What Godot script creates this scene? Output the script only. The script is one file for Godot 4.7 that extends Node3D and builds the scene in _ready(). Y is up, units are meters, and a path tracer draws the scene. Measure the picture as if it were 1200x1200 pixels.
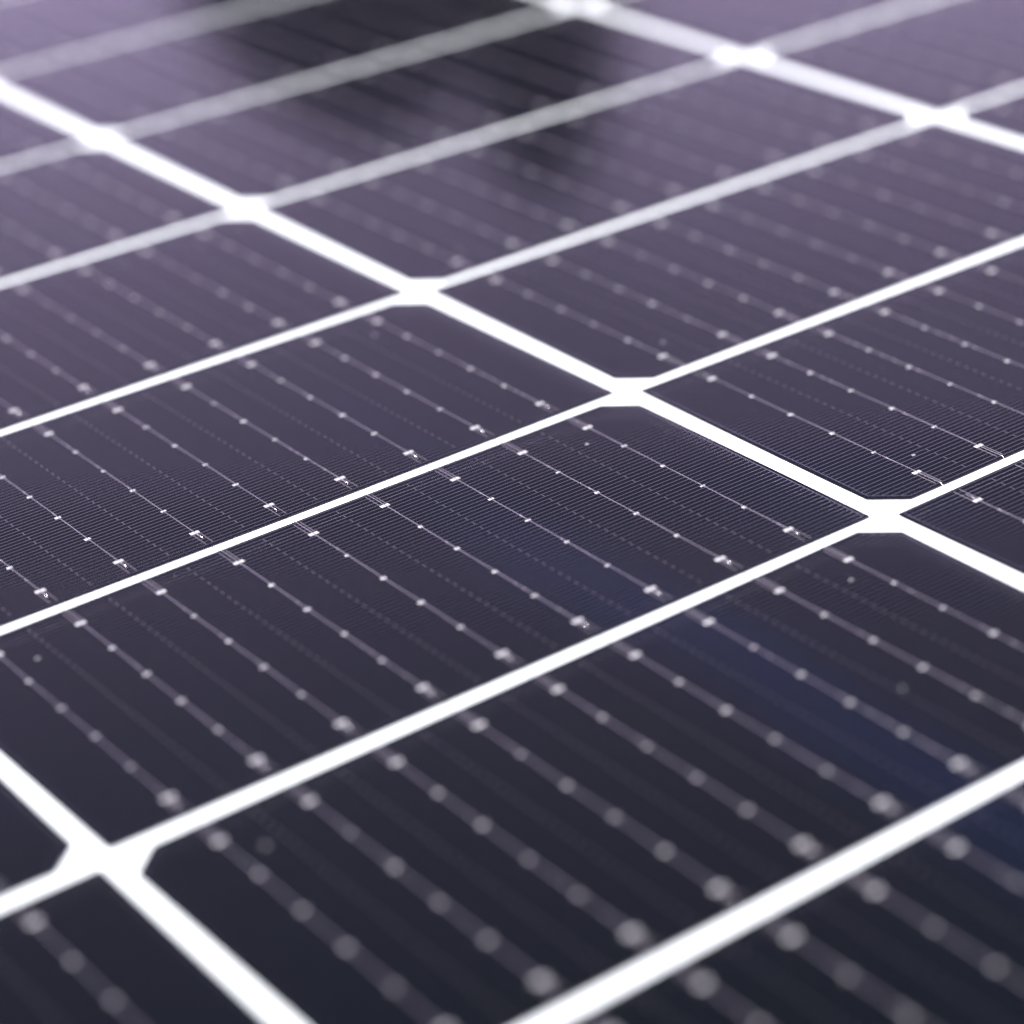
extends Node3D
# A half-cut monocrystalline solar panel seen close and low, out of doors. Everything is in metres; MM turns millimetres into metres.

const MM := 0.001
const CELL_W := 166.3          # across the busbars
const CELL_H := 82.65          # along the busbars
const STEP_U := 170.474        # from one column of cells to the next
const STEP_V := 86.304         # from one row of cells to the next
const CHAMFER := 6.25
const CELL_TOP := 0.58         # height over the backsheet
const CELL_BOTTOM := 0.40
const BUSBARS := 9
const BUS_STEP := 17.05
const FINGERS := 60
const FINGER_STEP := 1.38
const FIRST_COLUMN := -2
const LAST_COLUMN := 3
const FIRST_ROW := -8
const LAST_ROW := 3

const CAM_X := Vector3(0.77523591, -0.06458911, 0.62836099)
const CAM_Y := Vector3(0.32554502, 0.89332852, -0.30981379)
const CAM_Z := Vector3(-0.5413222, 0.44473857, 0.71356702)
const CAM_AT := Vector3(-0.13467161, 0.24226472, 0.35989743)
const FOCAL := 3126.43 / 1200.0    # focal length over the picture's height
const CENTRE := Vector2(898.82, 571.45) / 1200.0

var rng := RandomNumberGenerator.new()
var used := {}
var m_back: StandardMaterial3D
var m_cell: StandardMaterial3D
var m_finger: StandardMaterial3D
var m_link: StandardMaterial3D
var m_ribbon: StandardMaterial3D
var m_pad: StandardMaterial3D
var m_glass: StandardMaterial3D
var m_frame: StandardMaterial3D


func _ready() -> void:
	rng.seed = 4177
	# ---- camera
	var cam := Camera3D.new()
	cam.name = "camera"
	cam.projection = Camera3D.PROJECTION_FRUSTUM
	cam.near = 0.05
	cam.far = 3000.0
	cam.size = cam.near / FOCAL
	cam.frustum_offset = Vector2((0.5 - CENTRE.x) / FOCAL, (CENTRE.y - 0.5) / FOCAL) * cam.near
	cam.transform = Transform3D(Basis(CAM_X, CAM_Y, CAM_Z), CAM_AT)
	var lens := CameraAttributesPhysical.new()
	lens.frustum_focal_length = 62.0
	lens.frustum_near = 0.05
	lens.frustum_far = 3000.0
	lens.frustum_focus_distance = 0.548
	lens.exposure_aperture = 62.0 / 15.3
	cam.attributes = lens
	add_child(cam)
	cam.projection = Camera3D.PROJECTION_FRUSTUM
	# ---- sky
	var sky_look := ProceduralSkyMaterial.new()
	sky_look.sky_top_color = Color(0.005, 0.009, 0.015).linear_to_srgb()
	sky_look.sky_horizon_color = Color(1.66, 1.34, 2.12).linear_to_srgb()
	sky_look.sky_curve = 0.125
	sky_look.ground_bottom_color = Color(0.12, 0.12, 0.13).linear_to_srgb()
	sky_look.ground_horizon_color = Color(0.4, 0.38, 0.42).linear_to_srgb()
	sky_look.sun_angle_max = 1.0
	var sky := Sky.new()
	sky.sky_material = sky_look
	var env := Environment.new()
	env.background_mode = Environment.BG_SKY
	env.sky = sky
	env.tonemap_mode = Environment.TONE_MAPPER_LINEAR
	env.tonemap_exposure = 2.9
	env.sdfgi_enabled = true
	env.ssao_enabled = true
	env.ssil_enabled = true
	var world := WorldEnvironment.new()
	world.name = "world"
	world.environment = env
	add_child(world)
	# ---- sun
	var sun := DirectionalLight3D.new()
	sun.name = "sun"
	sun.light_energy = 1.42
	sun.light_color = Color(1.0, 0.995, 0.985)
	sun.light_angular_distance = 0.5
	sun.shadow_enabled = true
	add_child(sun)
	sun.look_at_from_position(Vector3(-0.55, 0.78, -0.1), Vector3.ZERO)

	make_materials()
	make_ground()
	make_panel()
	var dark := flat(Color(0.005, 0.013, 0.013), 0.8, 0.0, 0.2)  # for two added, unseen trees, shaped only to put a dark reflection in the glass
	make_added_tree("added_conifer", "added conifer out of view, there only to darken the reflection in the panel glass", Vector3(10.9, -0.04, -16.8), 7.05, 2.1, 0.7, 0.6, dark)
	make_added_tree("added_round_tree", "added round crown out of view beside the conifer, there only to widen the dark reflection", Vector3(9.65, -0.04, -17.2), 6.4, 1.65, 1.4, 2.0, dark)


# ------------------------------------------------------------------ helpers

func put(called: String, mesh: Mesh, material: Material, parent: Node) -> MeshInstance3D:
	var o := MeshInstance3D.new()
	o.name = numbered(called, parent)
	o.mesh = mesh
	o.material_override = material
	parent.add_child(o, true)
	return o


func numbered(called: String, parent: Node) -> String:
	var key := "%d/%s" % [parent.get_instance_id(), called]
	var n: int = used.get(key, 0)
	used[key] = n + 1
	return called if n == 0 else "%s_%03d" % [called, n]


func quad(st: SurfaceTool, a: Vector3, b: Vector3, c: Vector3, d: Vector3) -> void:
	# a, b, c, d clockwise as seen from the front
	for p in [a, b, c, a, c, d]:
		st.add_vertex(p * MM)


func strip(st: SurfaceTool, x0: float, z0: float, x1: float, z1: float, y: float, thick: float) -> void:
	# a low flat-topped ridge over the rectangle, with sides
	var lo := y - thick
	quad(st, Vector3(x0, y, z0), Vector3(x1, y, z0), Vector3(x1, y, z1), Vector3(x0, y, z1))
	quad(st, Vector3(x0, lo, z1), Vector3(x0, y, z1), Vector3(x1, y, z1), Vector3(x1, lo, z1))
	quad(st, Vector3(x1, lo, z0), Vector3(x1, y, z0), Vector3(x0, y, z0), Vector3(x0, lo, z0))
	quad(st, Vector3(x0, lo, z0), Vector3(x0, y, z0), Vector3(x0, y, z1), Vector3(x0, lo, z1))
	quad(st, Vector3(x1, lo, z1), Vector3(x1, y, z1), Vector3(x1, y, z0), Vector3(x1, lo, z0))


func slanted(st: SurfaceTool, a: Vector2, b: Vector2, width: float, y: float) -> void:
	# a flat line between two points of the cell
	var side := (b - a).normalized().orthogonal() * width / 2.0
	var p := [a + side, b + side, b - side, a - side]
	var v: Array[Vector3] = []
	for q in p:
		v.append(Vector3(q.x, y, q.y))
	if (v[1] - v[0]).cross(v[2] - v[0]).y > 0.0:
		v.reverse()
	quad(st, v[0], v[1], v[2], v[3])


func new_tool() -> SurfaceTool:
	var st := SurfaceTool.new()
	st.begin(Mesh.PRIMITIVE_TRIANGLES)
	st.set_smooth_group(-1)
	return st


func done(st: SurfaceTool) -> ArrayMesh:
	st.generate_normals()
	return st.commit()


func box_mesh(lo: Vector3, hi: Vector3, bevel: float) -> ArrayMesh:
	# a box in millimetres whose upper edges are chamfered
	var st := new_tool()
	var b := bevel
	var y1 := hi.y - b
	var low := [Vector3(lo.x, lo.y, lo.z), Vector3(hi.x, lo.y, lo.z), Vector3(hi.x, lo.y, hi.z), Vector3(lo.x, lo.y, hi.z)]
	var mid := [Vector3(lo.x, y1, lo.z), Vector3(hi.x, y1, lo.z), Vector3(hi.x, y1, hi.z), Vector3(lo.x, y1, hi.z)]
	var top := [Vector3(lo.x + b, hi.y, lo.z + b), Vector3(hi.x - b, hi.y, lo.z + b), Vector3(hi.x - b, hi.y, hi.z - b), Vector3(lo.x + b, hi.y, hi.z - b)]
	for k in 4:
		var n := (k + 1) % 4
		quad(st, low[n], mid[n], mid[k], low[k])
		quad(st, mid[n], top[n], top[k], mid[k])
	quad(st, top[0], top[1], top[2], top[3])
	quad(st, low[3], low[2], low[1], low[0])
	return done(st)


func flat(color: Color, rough: float, metal := 0.0, specular := 0.5) -> StandardMaterial3D:
	var m := StandardMaterial3D.new()
	m.albedo_color = color.linear_to_srgb()
	m.roughness = rough
	m.metallic = metal
	m.metallic_specular = specular
	return m


# ------------------------------------------------------------------ materials

func make_materials() -> void:
	m_back = flat(Color(0.79, 0.82, 0.87), 0.6)
	m_finger = flat(Color(0.63, 0.57, 0.67), 0.15, 1.0)
	m_link = flat(Color(0.34, 0.31, 0.35), 0.4, 0.95)
	m_ribbon = flat(Color(0.52, 0.49, 0.54), 0.3, 0.95)
	m_pad = flat(Color(0.62, 0.61, 0.64), 0.36, 0.4)
	m_frame = flat(Color(0.62, 0.62, 0.64), 0.4, 0.9)
	m_glass = StandardMaterial3D.new()
	m_glass.transparency = BaseMaterial3D.TRANSPARENCY_ALPHA
	m_glass.albedo_color = Color(1, 1, 1, 0.0)
	m_glass.roughness = 0.04
	m_glass.metallic_specular = 0.36
	# the blue-black silicon nitride coating, slightly uneven, with a blue reflection painted over it
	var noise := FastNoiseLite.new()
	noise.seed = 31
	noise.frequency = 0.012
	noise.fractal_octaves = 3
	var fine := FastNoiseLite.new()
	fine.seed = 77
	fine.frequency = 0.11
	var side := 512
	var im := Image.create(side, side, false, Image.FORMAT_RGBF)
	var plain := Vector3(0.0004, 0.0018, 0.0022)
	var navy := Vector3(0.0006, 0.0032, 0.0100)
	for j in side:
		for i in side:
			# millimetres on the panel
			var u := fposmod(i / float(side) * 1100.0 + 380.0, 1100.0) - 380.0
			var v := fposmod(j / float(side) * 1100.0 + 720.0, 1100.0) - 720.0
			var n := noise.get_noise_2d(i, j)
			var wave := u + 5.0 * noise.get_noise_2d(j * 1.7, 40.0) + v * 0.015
			var painted_sheen := exp(-pow((wave - 110.5) / 10.5, 2.0)) * smoothstep(-120.0, 15.0, v)
			painted_sheen += 0.35 * exp(-pow((wave - 119.0) / 9.0, 2.0)) * exp(-pow((v + 112.0) / 28.0, 2.0))
			painted_sheen += 0.3 * exp(-pow((u - 168.0) / 22.0, 2.0)) * exp(-pow((v + 30.0) / 40.0, 2.0))
			var blue := clampf(painted_sheen + 0.10 * maxf(0.0, n), 0.0, 1.0)
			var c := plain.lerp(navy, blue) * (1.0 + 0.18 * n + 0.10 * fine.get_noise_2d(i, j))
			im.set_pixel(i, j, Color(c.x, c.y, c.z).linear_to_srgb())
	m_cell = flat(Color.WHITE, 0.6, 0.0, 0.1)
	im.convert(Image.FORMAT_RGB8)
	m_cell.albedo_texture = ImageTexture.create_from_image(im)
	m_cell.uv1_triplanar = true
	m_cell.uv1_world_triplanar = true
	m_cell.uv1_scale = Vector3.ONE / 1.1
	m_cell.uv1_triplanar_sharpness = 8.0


# ------------------------------------------------------------------ the setting

func make_ground() -> void:
	var st := new_tool()
	var r := 1.5e6
	quad(st, Vector3(-r, 0, -r), Vector3(r, 0, -r), Vector3(r, 0, r), Vector3(-r, 0, r))
	var m := flat(Color.WHITE, 0.9)
	var n := NoiseTexture2D.new()
	n.width = 512
	n.height = 512
	n.seamless = true
	n.noise = FastNoiseLite.new()
	n.noise.seed = 5
	n.noise.frequency = 0.03
	var ramp := Gradient.new()
	ramp.set_color(0, Color(0.24, 0.23, 0.22).linear_to_srgb())
	ramp.set_color(1, Color(0.36, 0.35, 0.33).linear_to_srgb())
	n.color_ramp = ramp
	m.albedo_texture = n
	m.uv1_triplanar = true
	m.uv1_world_triplanar = true
	m.uv1_scale = Vector3.ONE * 0.7
	var o := put("ground", done(st), m, self)
	o.position.y = -0.04
	o.set_meta("kind", "structure")
	o.set_meta("label", "pale concrete ground under and around the solar panel")
	o.set_meta("category", "ground")


func make_added_tree(called: String, label: String, at: Vector3, height: float, girth: float, low: float, fullness: float, leaf: Material) -> void:
	# fullness: below 1 the crown tapers like a conifer's, above it is round
	var added_tree := Node3D.new()
	added_tree.name = called
	add_child(added_tree)
	added_tree.position = at
	added_tree.set_meta("label", label)
	added_tree.set_meta("category", "added_tree")
	var bark := flat(Color(0.05, 0.04, 0.03), 0.9)
	var st := new_tool()
	for k in 8:
		var a := TAU * k / 8.0
		var b := TAU * (k + 1) / 8.0
		for h in 4:
			var y0 := height * 0.95 * h / 4.0
			var y1 := height * 0.95 * (h + 1) / 4.0
			var r0 := 0.2 * (1.0 - y0 / height) + 0.015
			var r1 := 0.2 * (1.0 - y1 / height) + 0.015
			quad(st, Vector3(cos(b) * r0, y0, sin(b) * r0) / MM, Vector3(cos(b) * r1, y1, sin(b) * r1) / MM, Vector3(cos(a) * r1, y1, sin(a) * r1) / MM, Vector3(cos(a) * r0, y0, sin(a) * r0) / MM)
	put("trunk", done(st), bark, added_tree)
	st = new_tool()
	for k in 5600:
		var t := rng.randf()
		if fullness < 1.0:
			t = pow(t, 1.8)
		var y := low + (height - low) * t
		var reach := girth * (pow(1.0 - t, 0.62) if fullness < 1.0 else sqrt(maxf(0.0, 1.0 - pow(absf(t * 2.0 - 1.0), 2.4)))) + 0.05
		var a := rng.randf() * TAU
		reach *= 0.9 + 0.14 * sin(a * 3.0 + y * 1.3) + 0.10 * sin(y * 5.1 + a)
		var d := reach * sqrt(rng.randf())
		var p := Vector3(cos(a) * d, y - 0.22 * d, sin(a) * d)
		var out := Vector3(cos(a), rng.randf_range(-0.5, 0.15), sin(a)).normalized()
		var wide := out.cross(Vector3(rng.randf_range(-0.5, 0.5), 1, rng.randf_range(-0.5, 0.5))).normalized()
		var l := rng.randf_range(0.16, 0.34)
		var w := l * 0.34
		quad(st, (p - out * l) / MM, (p + wide * w) / MM, (p + out * l) / MM, (p - wide * w) / MM)
	put("crown", done(st), leaf, added_tree)


# ------------------------------------------------------------------ the panel

func outline() -> Array:
	# corners of a cell round its centre, clockwise from above; the far edge (z < 0) has both corners cut
	var w := CELL_W / 2.0
	var h := CELL_H / 2.0
	return [Vector2(-w + CHAMFER, -h), Vector2(w - CHAMFER, -h), Vector2(w, -h + CHAMFER), Vector2(w, h), Vector2(-w, h), Vector2(-w, -h + CHAMFER)]


func wafer_mesh() -> ArrayMesh:
	var st := new_tool()
	var c := outline()
	var n := c.size()
	for k in n:
		var a: Vector2 = c[k]
		var b: Vector2 = c[(k + 1) % n]
		st.add_vertex(Vector3(0, CELL_TOP, 0) * MM)
		st.add_vertex(Vector3(a.x, CELL_TOP, a.y) * MM)
		st.add_vertex(Vector3(b.x, CELL_TOP, b.y) * MM)
		st.add_vertex(Vector3(0, CELL_BOTTOM, 0) * MM)
		st.add_vertex(Vector3(b.x, CELL_BOTTOM, b.y) * MM)
		st.add_vertex(Vector3(a.x, CELL_BOTTOM, a.y) * MM)
		quad(st, Vector3(b.x, CELL_BOTTOM, b.y), Vector3(b.x, CELL_TOP, b.y), Vector3(a.x, CELL_TOP, a.y), Vector3(a.x, CELL_BOTTOM, a.y))
	return done(st)


func finger_z(k: int) -> float:
	return (k - (FINGERS - 1) / 2.0) * FINGER_STEP


func bus_x(k: int) -> float:
	return (k - (BUSBARS - 1) / 2.0) * BUS_STEP


func half_width(z: float, inset: float) -> float:
	# how far a finger reaches at z, within the cut corners
	var over := -CELL_H / 2.0 + CHAMFER - z
	return CELL_W / 2.0 - inset - maxf(0.0, over + inset * 0.41)


func finger_mesh() -> ArrayMesh:
	var st := new_tool()
	var inset := 0.95
	for k in FINGERS:
		var z := finger_z(k)
		var x := half_width(z, inset)
		var wide := 0.11
		strip(st, -x, z - wide, x, z + wide, CELL_TOP + 0.018, 0.018)
	# the border line that the fingers end on
	var w := CELL_W / 2.0 - inset
	var near := finger_z(FINGERS - 1)
	var far := finger_z(0)
	var y := CELL_TOP + 0.022
	var bend := -CELL_H / 2.0 + CHAMFER + inset * 0.41
	for s in [-1.0, 1.0]:
		slanted(st, Vector2(s * w, near), Vector2(s * w, bend), 0.24, y)
		slanted(st, Vector2(s * w, bend), Vector2(s * half_width(far, inset), far), 0.24, y)
	return done(st)


func link_mesh() -> ArrayMesh:
	# short dashes that tie every second pair of fingers together, half way between the busbars
	var st := new_tool()
	for b in BUSBARS + 1:
		var x := bus_x(b) - BUS_STEP / 2.0
		if b == 0 or b == BUSBARS:
			continue
		for k in range(1, FINGERS - 1, 2):
			strip(st, x - 0.085, finger_z(k), x + 0.085, finger_z(k + 1), CELL_TOP + 0.024, 0.024)
	return done(st)


func ribbon_mesh(variant: int) -> ArrayMesh:
	# a round copper wire: over the cell, across the far gap and down under the next cell
	var r := RandomNumberGenerator.new()
	r.seed = 100 + variant
	var st := SurfaceTool.new()
	st.begin(Mesh.PRIMITIVE_TRIANGLES)
	st.set_smooth_group(0)
	var h := CELL_H / 2.0
	var gap := STEP_V - CELL_H
	var top := CELL_TOP + 0.11
	var path: Array[Vector3] = []   # x, y, z
	var thick: Array[float] = []
	path.append(Vector3(0, top - 0.1, h - 3.6)); thick.append(0.02)
	path.append(Vector3(0, top, h - 3.7)); thick.append(0.115)
	var z := h - 5.0
	while z > -h + 3.0:
		path.append(Vector3(r.randf_range(-0.045, 0.045), top + r.randf_range(0.0, 0.02), z))
		thick.append(0.098 + r.randf_range(-0.012, 0.016))
		if r.randf() < 0.16:       # a lump of solder
			path.append(Vector3(0, top, z - 0.35)); thick.append(0.19)
			path.append(Vector3(0, top, z - 0.75)); thick.append(0.19)
			path.append(Vector3(0, top, z - 1.05)); thick.append(0.098)
		z -= r.randf_range(2.6, 5.2)
	path.append(Vector3(0, top, -h + 0.9)); thick.append(0.098)
	path.append(Vector3(0, top - 0.04, -h + 0.15)); thick.append(0.10)
	path.append(Vector3(0, 0.10, -h - 0.7)); thick.append(0.07)
	path.append(Vector3(0, 0.08, -h - gap + 0.1)); thick.append(0.07)
	path.append(Vector3(0, 0.08, -h - gap - 1.2)); thick.append(0.07)
	var sides := 8
	for k in path.size() - 1:
		for s in sides:
			var a := TAU * s / sides
			var b := TAU * (s + 1) / sides
			var da := Vector3(cos(a), sin(a), 0)
			var db := Vector3(cos(b), sin(b), 0)
			quad(st, path[k] + da * thick[k], path[k] + db * thick[k], path[k + 1] + db * thick[k + 1], path[k + 1] + da * thick[k + 1])
	return done(st)


func pad_mesh() -> ArrayMesh:
	return box_mesh(Vector3(-0.58, CELL_TOP - 0.03, -0.42), Vector3(0.58, CELL_TOP + 0.07, 0.42), 0.06)


func edge_pad_mesh() -> ArrayMesh:
	# the wide pad near an edge (towards -z) ; its two prongs are a mesh of their own
	var st := SurfaceTool.new()
	st.begin(Mesh.PRIMITIVE_TRIANGLES)
	st.append_from(box_mesh(Vector3(-1.05, CELL_TOP - 0.01, -0.55), Vector3(1.05, CELL_TOP + 0.08, 0.55), 0.07), 0, Transform3D())
	return st.commit()


func prong_mesh() -> ArrayMesh:
	# the thin printed lines that run from the wide pads on to the edges of the cell
	var st := SurfaceTool.new()
	st.begin(Mesh.PRIMITIVE_TRIANGLES)
	for b in BUSBARS:
		for s in [-1.0, 1.0]:
			for e in [-1.0, 1.0]:
				var x: float = bus_x(b) + s * 0.78
				var z0 := 34.6 if e > 0.0 else -40.4
				st.append_from(box_mesh(Vector3(x - 0.1, CELL_TOP - 0.01, z0), Vector3(x + 0.1, CELL_TOP + 0.04, z0 + 5.8), 0.03), 0, Transform3D())
	return st.commit()


func mark_mesh() -> ArrayMesh:
	var st := new_tool()
	for k in 10:
		var a := TAU * k / 10.0
		var b := TAU * (k + 1) / 10.0
		var y := CELL_TOP + 0.03
		st.add_vertex(Vector3(0, y, 0) * MM)
		st.add_vertex(Vector3(cos(a) * 0.42, y, sin(a) * 0.42) * MM)
		st.add_vertex(Vector3(cos(b) * 0.42, y, sin(b) * 0.42) * MM)
		quad(st, Vector3(cos(b) * 0.46, CELL_TOP, sin(b) * 0.46), Vector3(cos(b) * 0.42, y, sin(b) * 0.42), Vector3(cos(a) * 0.42, y, sin(a) * 0.42), Vector3(cos(a) * 0.46, CELL_TOP, sin(a) * 0.46))
	return done(st)


func seen_at(p: Vector3) -> Vector3:
	# where the camera sees a point: x and y from 0 to 1 within the frame, z the distance
	var d := p - CAM_AT
	var z := -d.dot(CAM_Z)
	return Vector3(CENTRE.x + FOCAL * d.dot(CAM_X) / z, CENTRE.y - FOCAL * d.dot(CAM_Y) / z, z)


func in_frame(p: Vector3, margin: float) -> bool:
	var s := seen_at(p)
	return s.z > 0.0 and absf(s.x - 0.5) < 0.5 + margin and absf(s.y - 0.5) < 0.5 + margin


func make_panel() -> void:
	var panel := Node3D.new()
	panel.name = "solar_panel"
	add_child(panel)
	panel.set_meta("label", "dark monocrystalline solar panel of half-cut cells with silver busbar wires and white gaps")
	panel.set_meta("category", "solar panel")
	var x0 := FIRST_COLUMN * STEP_U - 16.0
	var x1 := LAST_COLUMN * STEP_U + CELL_W + 16.0
	var z0 := FIRST_ROW * STEP_V - 16.0
	var z1 := LAST_ROW * STEP_V + CELL_H + 16.0
	put("backsheet", box_mesh(Vector3(x0, -2.0, z0), Vector3(x1, 0.0, z1), 0.01), m_back, panel)
	# the glass: its upper face and rim, bonded to the cells below
	var st := new_tool()
	var t := 2.2
	quad(st, Vector3(x0, t, z0), Vector3(x1, t, z0), Vector3(x1, t, z1), Vector3(x0, t, z1))
	put("cover_glass", done(st), m_glass, panel)
	# the aluminium frame, four bars butted at the corners
	put("frame_bar", box_mesh(Vector3(x0 - 12, -38, z1), Vector3(x1 + 12, 4.5, z1 + 12), 0.8), m_frame, panel)
	put("frame_bar", box_mesh(Vector3(x0 - 12, -38, z0 - 12), Vector3(x1 + 12, 4.5, z0), 0.8), m_frame, panel)
	put("frame_bar", box_mesh(Vector3(x0 - 12, -38, z0), Vector3(x0, 4.5, z1), 0.8), m_frame, panel)
	put("frame_bar", box_mesh(Vector3(x1, -38, z0), Vector3(x1 + 12, 4.5, z1), 0.8), m_frame, panel)

	var wafer := wafer_mesh()
	var grid := finger_mesh()
	var links := link_mesh()
	var wires := [ribbon_mesh(0), ribbon_mesh(1), ribbon_mesh(2), ribbon_mesh(3), ribbon_mesh(4)]
	var pad := pad_mesh()
	var edge_pad := edge_pad_mesh()
	var mark := mark_mesh()
	var prongs := prong_mesh()
	var m_mark := flat(Color(0.24, 0.23, 0.25), 0.5, 0.2)
	var pads := []          # [distance, cell, where in the cell, turned, at an edge]
	var wires_outside := SurfaceTool.new()
	wires_outside.begin(Mesh.PRIMITIVE_TRIANGLES)
	var rows := [-33.9, -20.5, -6.9, 6.7, 20.4, 34.3]
	for c in range(FIRST_COLUMN, LAST_COLUMN + 1):
		for r in range(FIRST_ROW, LAST_ROW + 1):
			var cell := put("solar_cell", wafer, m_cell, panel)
			# the strings are laid by hand: the gaps between them are not all the same
			var shift: float = {-2: 0.7, -1: 0.75, 0: -0.35, 2: 0.5, 3: 0.6}.get(c, 0.0)
			cell.position = Vector3(c * STEP_U + 83.0 + shift + rng.randf_range(-0.1, 0.1), 0, r * STEP_V + 41.5 + rng.randf_range(-0.06, 0.06)) * MM
			cell.rotation.y = rng.randf_range(-0.0006, 0.0006)
			if posmod(c, 2) == 1:
				cell.rotation.y += PI
			var o := put("finger_grid", grid, m_finger, cell)
			o.set_meta("kind", "stuff")
			o = put("finger_link", links, m_link, cell)
			o.set_meta("kind", "stuff")
			o = put("busbar_prong", prongs, m_link, cell)
			o.set_meta("kind", "stuff")
			var near := false
			for i in 12:
				for j in 12:
					near = near or in_frame(cell.transform * (Vector3((i / 11.0 - 0.5) * CELL_W, CELL_TOP, (j / 11.0 - 0.5) * CELL_H) * MM), 0.01)
			for s in [Vector2(-63.3, -27.3), Vector2(63.3, -27.3)]:
				if near:
					put("alignment_mark", mark, m_mark, cell).position = Vector3(s.x, 0, s.y) * MM
			for b in BUSBARS:
				var wire: ArrayMesh = wires[rng.randi() % wires.size()]
				var x := bus_x(b)
				if near:
					put("ribbon_wire", wire, m_ribbon, cell).position = Vector3(x, 0, 0) * MM
				else:
					wires_outside.append_from(wire, 0, cell.transform * Transform3D(Basis(), Vector3(x, 0, 0) * MM))
				for k in 6:
					var at := Vector3(x + rng.randf_range(-0.1, 0.1), 0, rows[k] + rng.randf_range(-0.12, 0.12)) * MM
					var there: Vector3 = cell.transform * at
					var far := (there - CAM_AT).length() + (0.0 if in_frame(there, 0.0) else 100.0)
					pads.append([far, cell, at, k == 5, k == 0 or k == 5])
	if wires_outside:
		var o := put("ribbon_wire", wires_outside.commit(), m_ribbon, panel)
		o.set_meta("kind", "stuff")
	pads.sort_custom(func(a, b): return a[0] < b[0])
	var rest := SurfaceTool.new()
	rest.begin(Mesh.PRIMITIVE_TRIANGLES)
	for k in pads.size():
		var p: Array = pads[k]
		var shape: ArrayMesh = edge_pad if p[4] else pad
		var size := Vector3(rng.randf_range(0.72, 1.15), 1, rng.randf_range(0.62, 1.2)) if not p[4] else Vector3(rng.randf_range(0.9, 1.1), 1, 1)
		var basis := Basis(Vector3.UP, PI if p[3] else 0.0).scaled_local(size)
		if not p[4]:       # solder sets a little tilted, so that every pad glints its own way
			basis = Basis.from_euler(Vector3(rng.randf_range(-0.05, 0.05), rng.randf_range(-0.12, 0.12), rng.randf_range(-0.04, 0.04))) * basis
		if k < 300:
			var o := put("solder_pad", shape, m_pad, p[1])
			o.transform = Transform3D(basis, p[2])
		else:
			rest.append_from(shape, 0, p[1].transform * Transform3D(basis, p[2]))
	# a few specks of dust lie on the glass
	var dust := flat(Color(0.30, 0.30, 0.31), 0.9)
	var specks := [Vector2(124.5, 53.1)]
	for k in 17:
		specks.append(Vector2(rng.randf_range(-20, 330), rng.randf_range(-260, 90)))
	for p in specks:
		var size := 0.36 if p == specks[0] else rng.randf_range(0.06, 0.2)
		var grain := new_tool()
		for k in 7:
			var a := Vector3(cos(TAU * k / 7.0), 0, sin(TAU * k / 7.0)) * size * (0.8 + 0.3 * sin(k * 2.1 + p.x))
			var b := Vector3(cos(TAU * (k + 1) / 7.0), 0, sin(TAU * (k + 1) / 7.0)) * size * (0.8 + 0.3 * sin((k + 1) % 7 * 2.1 + p.x))
			for v in [Vector3(0, size * 0.4, 0), a, b]:
				grain.add_vertex(v * MM)
		put("dust_speck", done(grain), dust, panel).position = Vector3(p.x, t + 0.002, p.y) * MM
	var others := put("solder_pad", rest.commit(), m_pad, panel)
	others.set_meta("kind", "stuff")
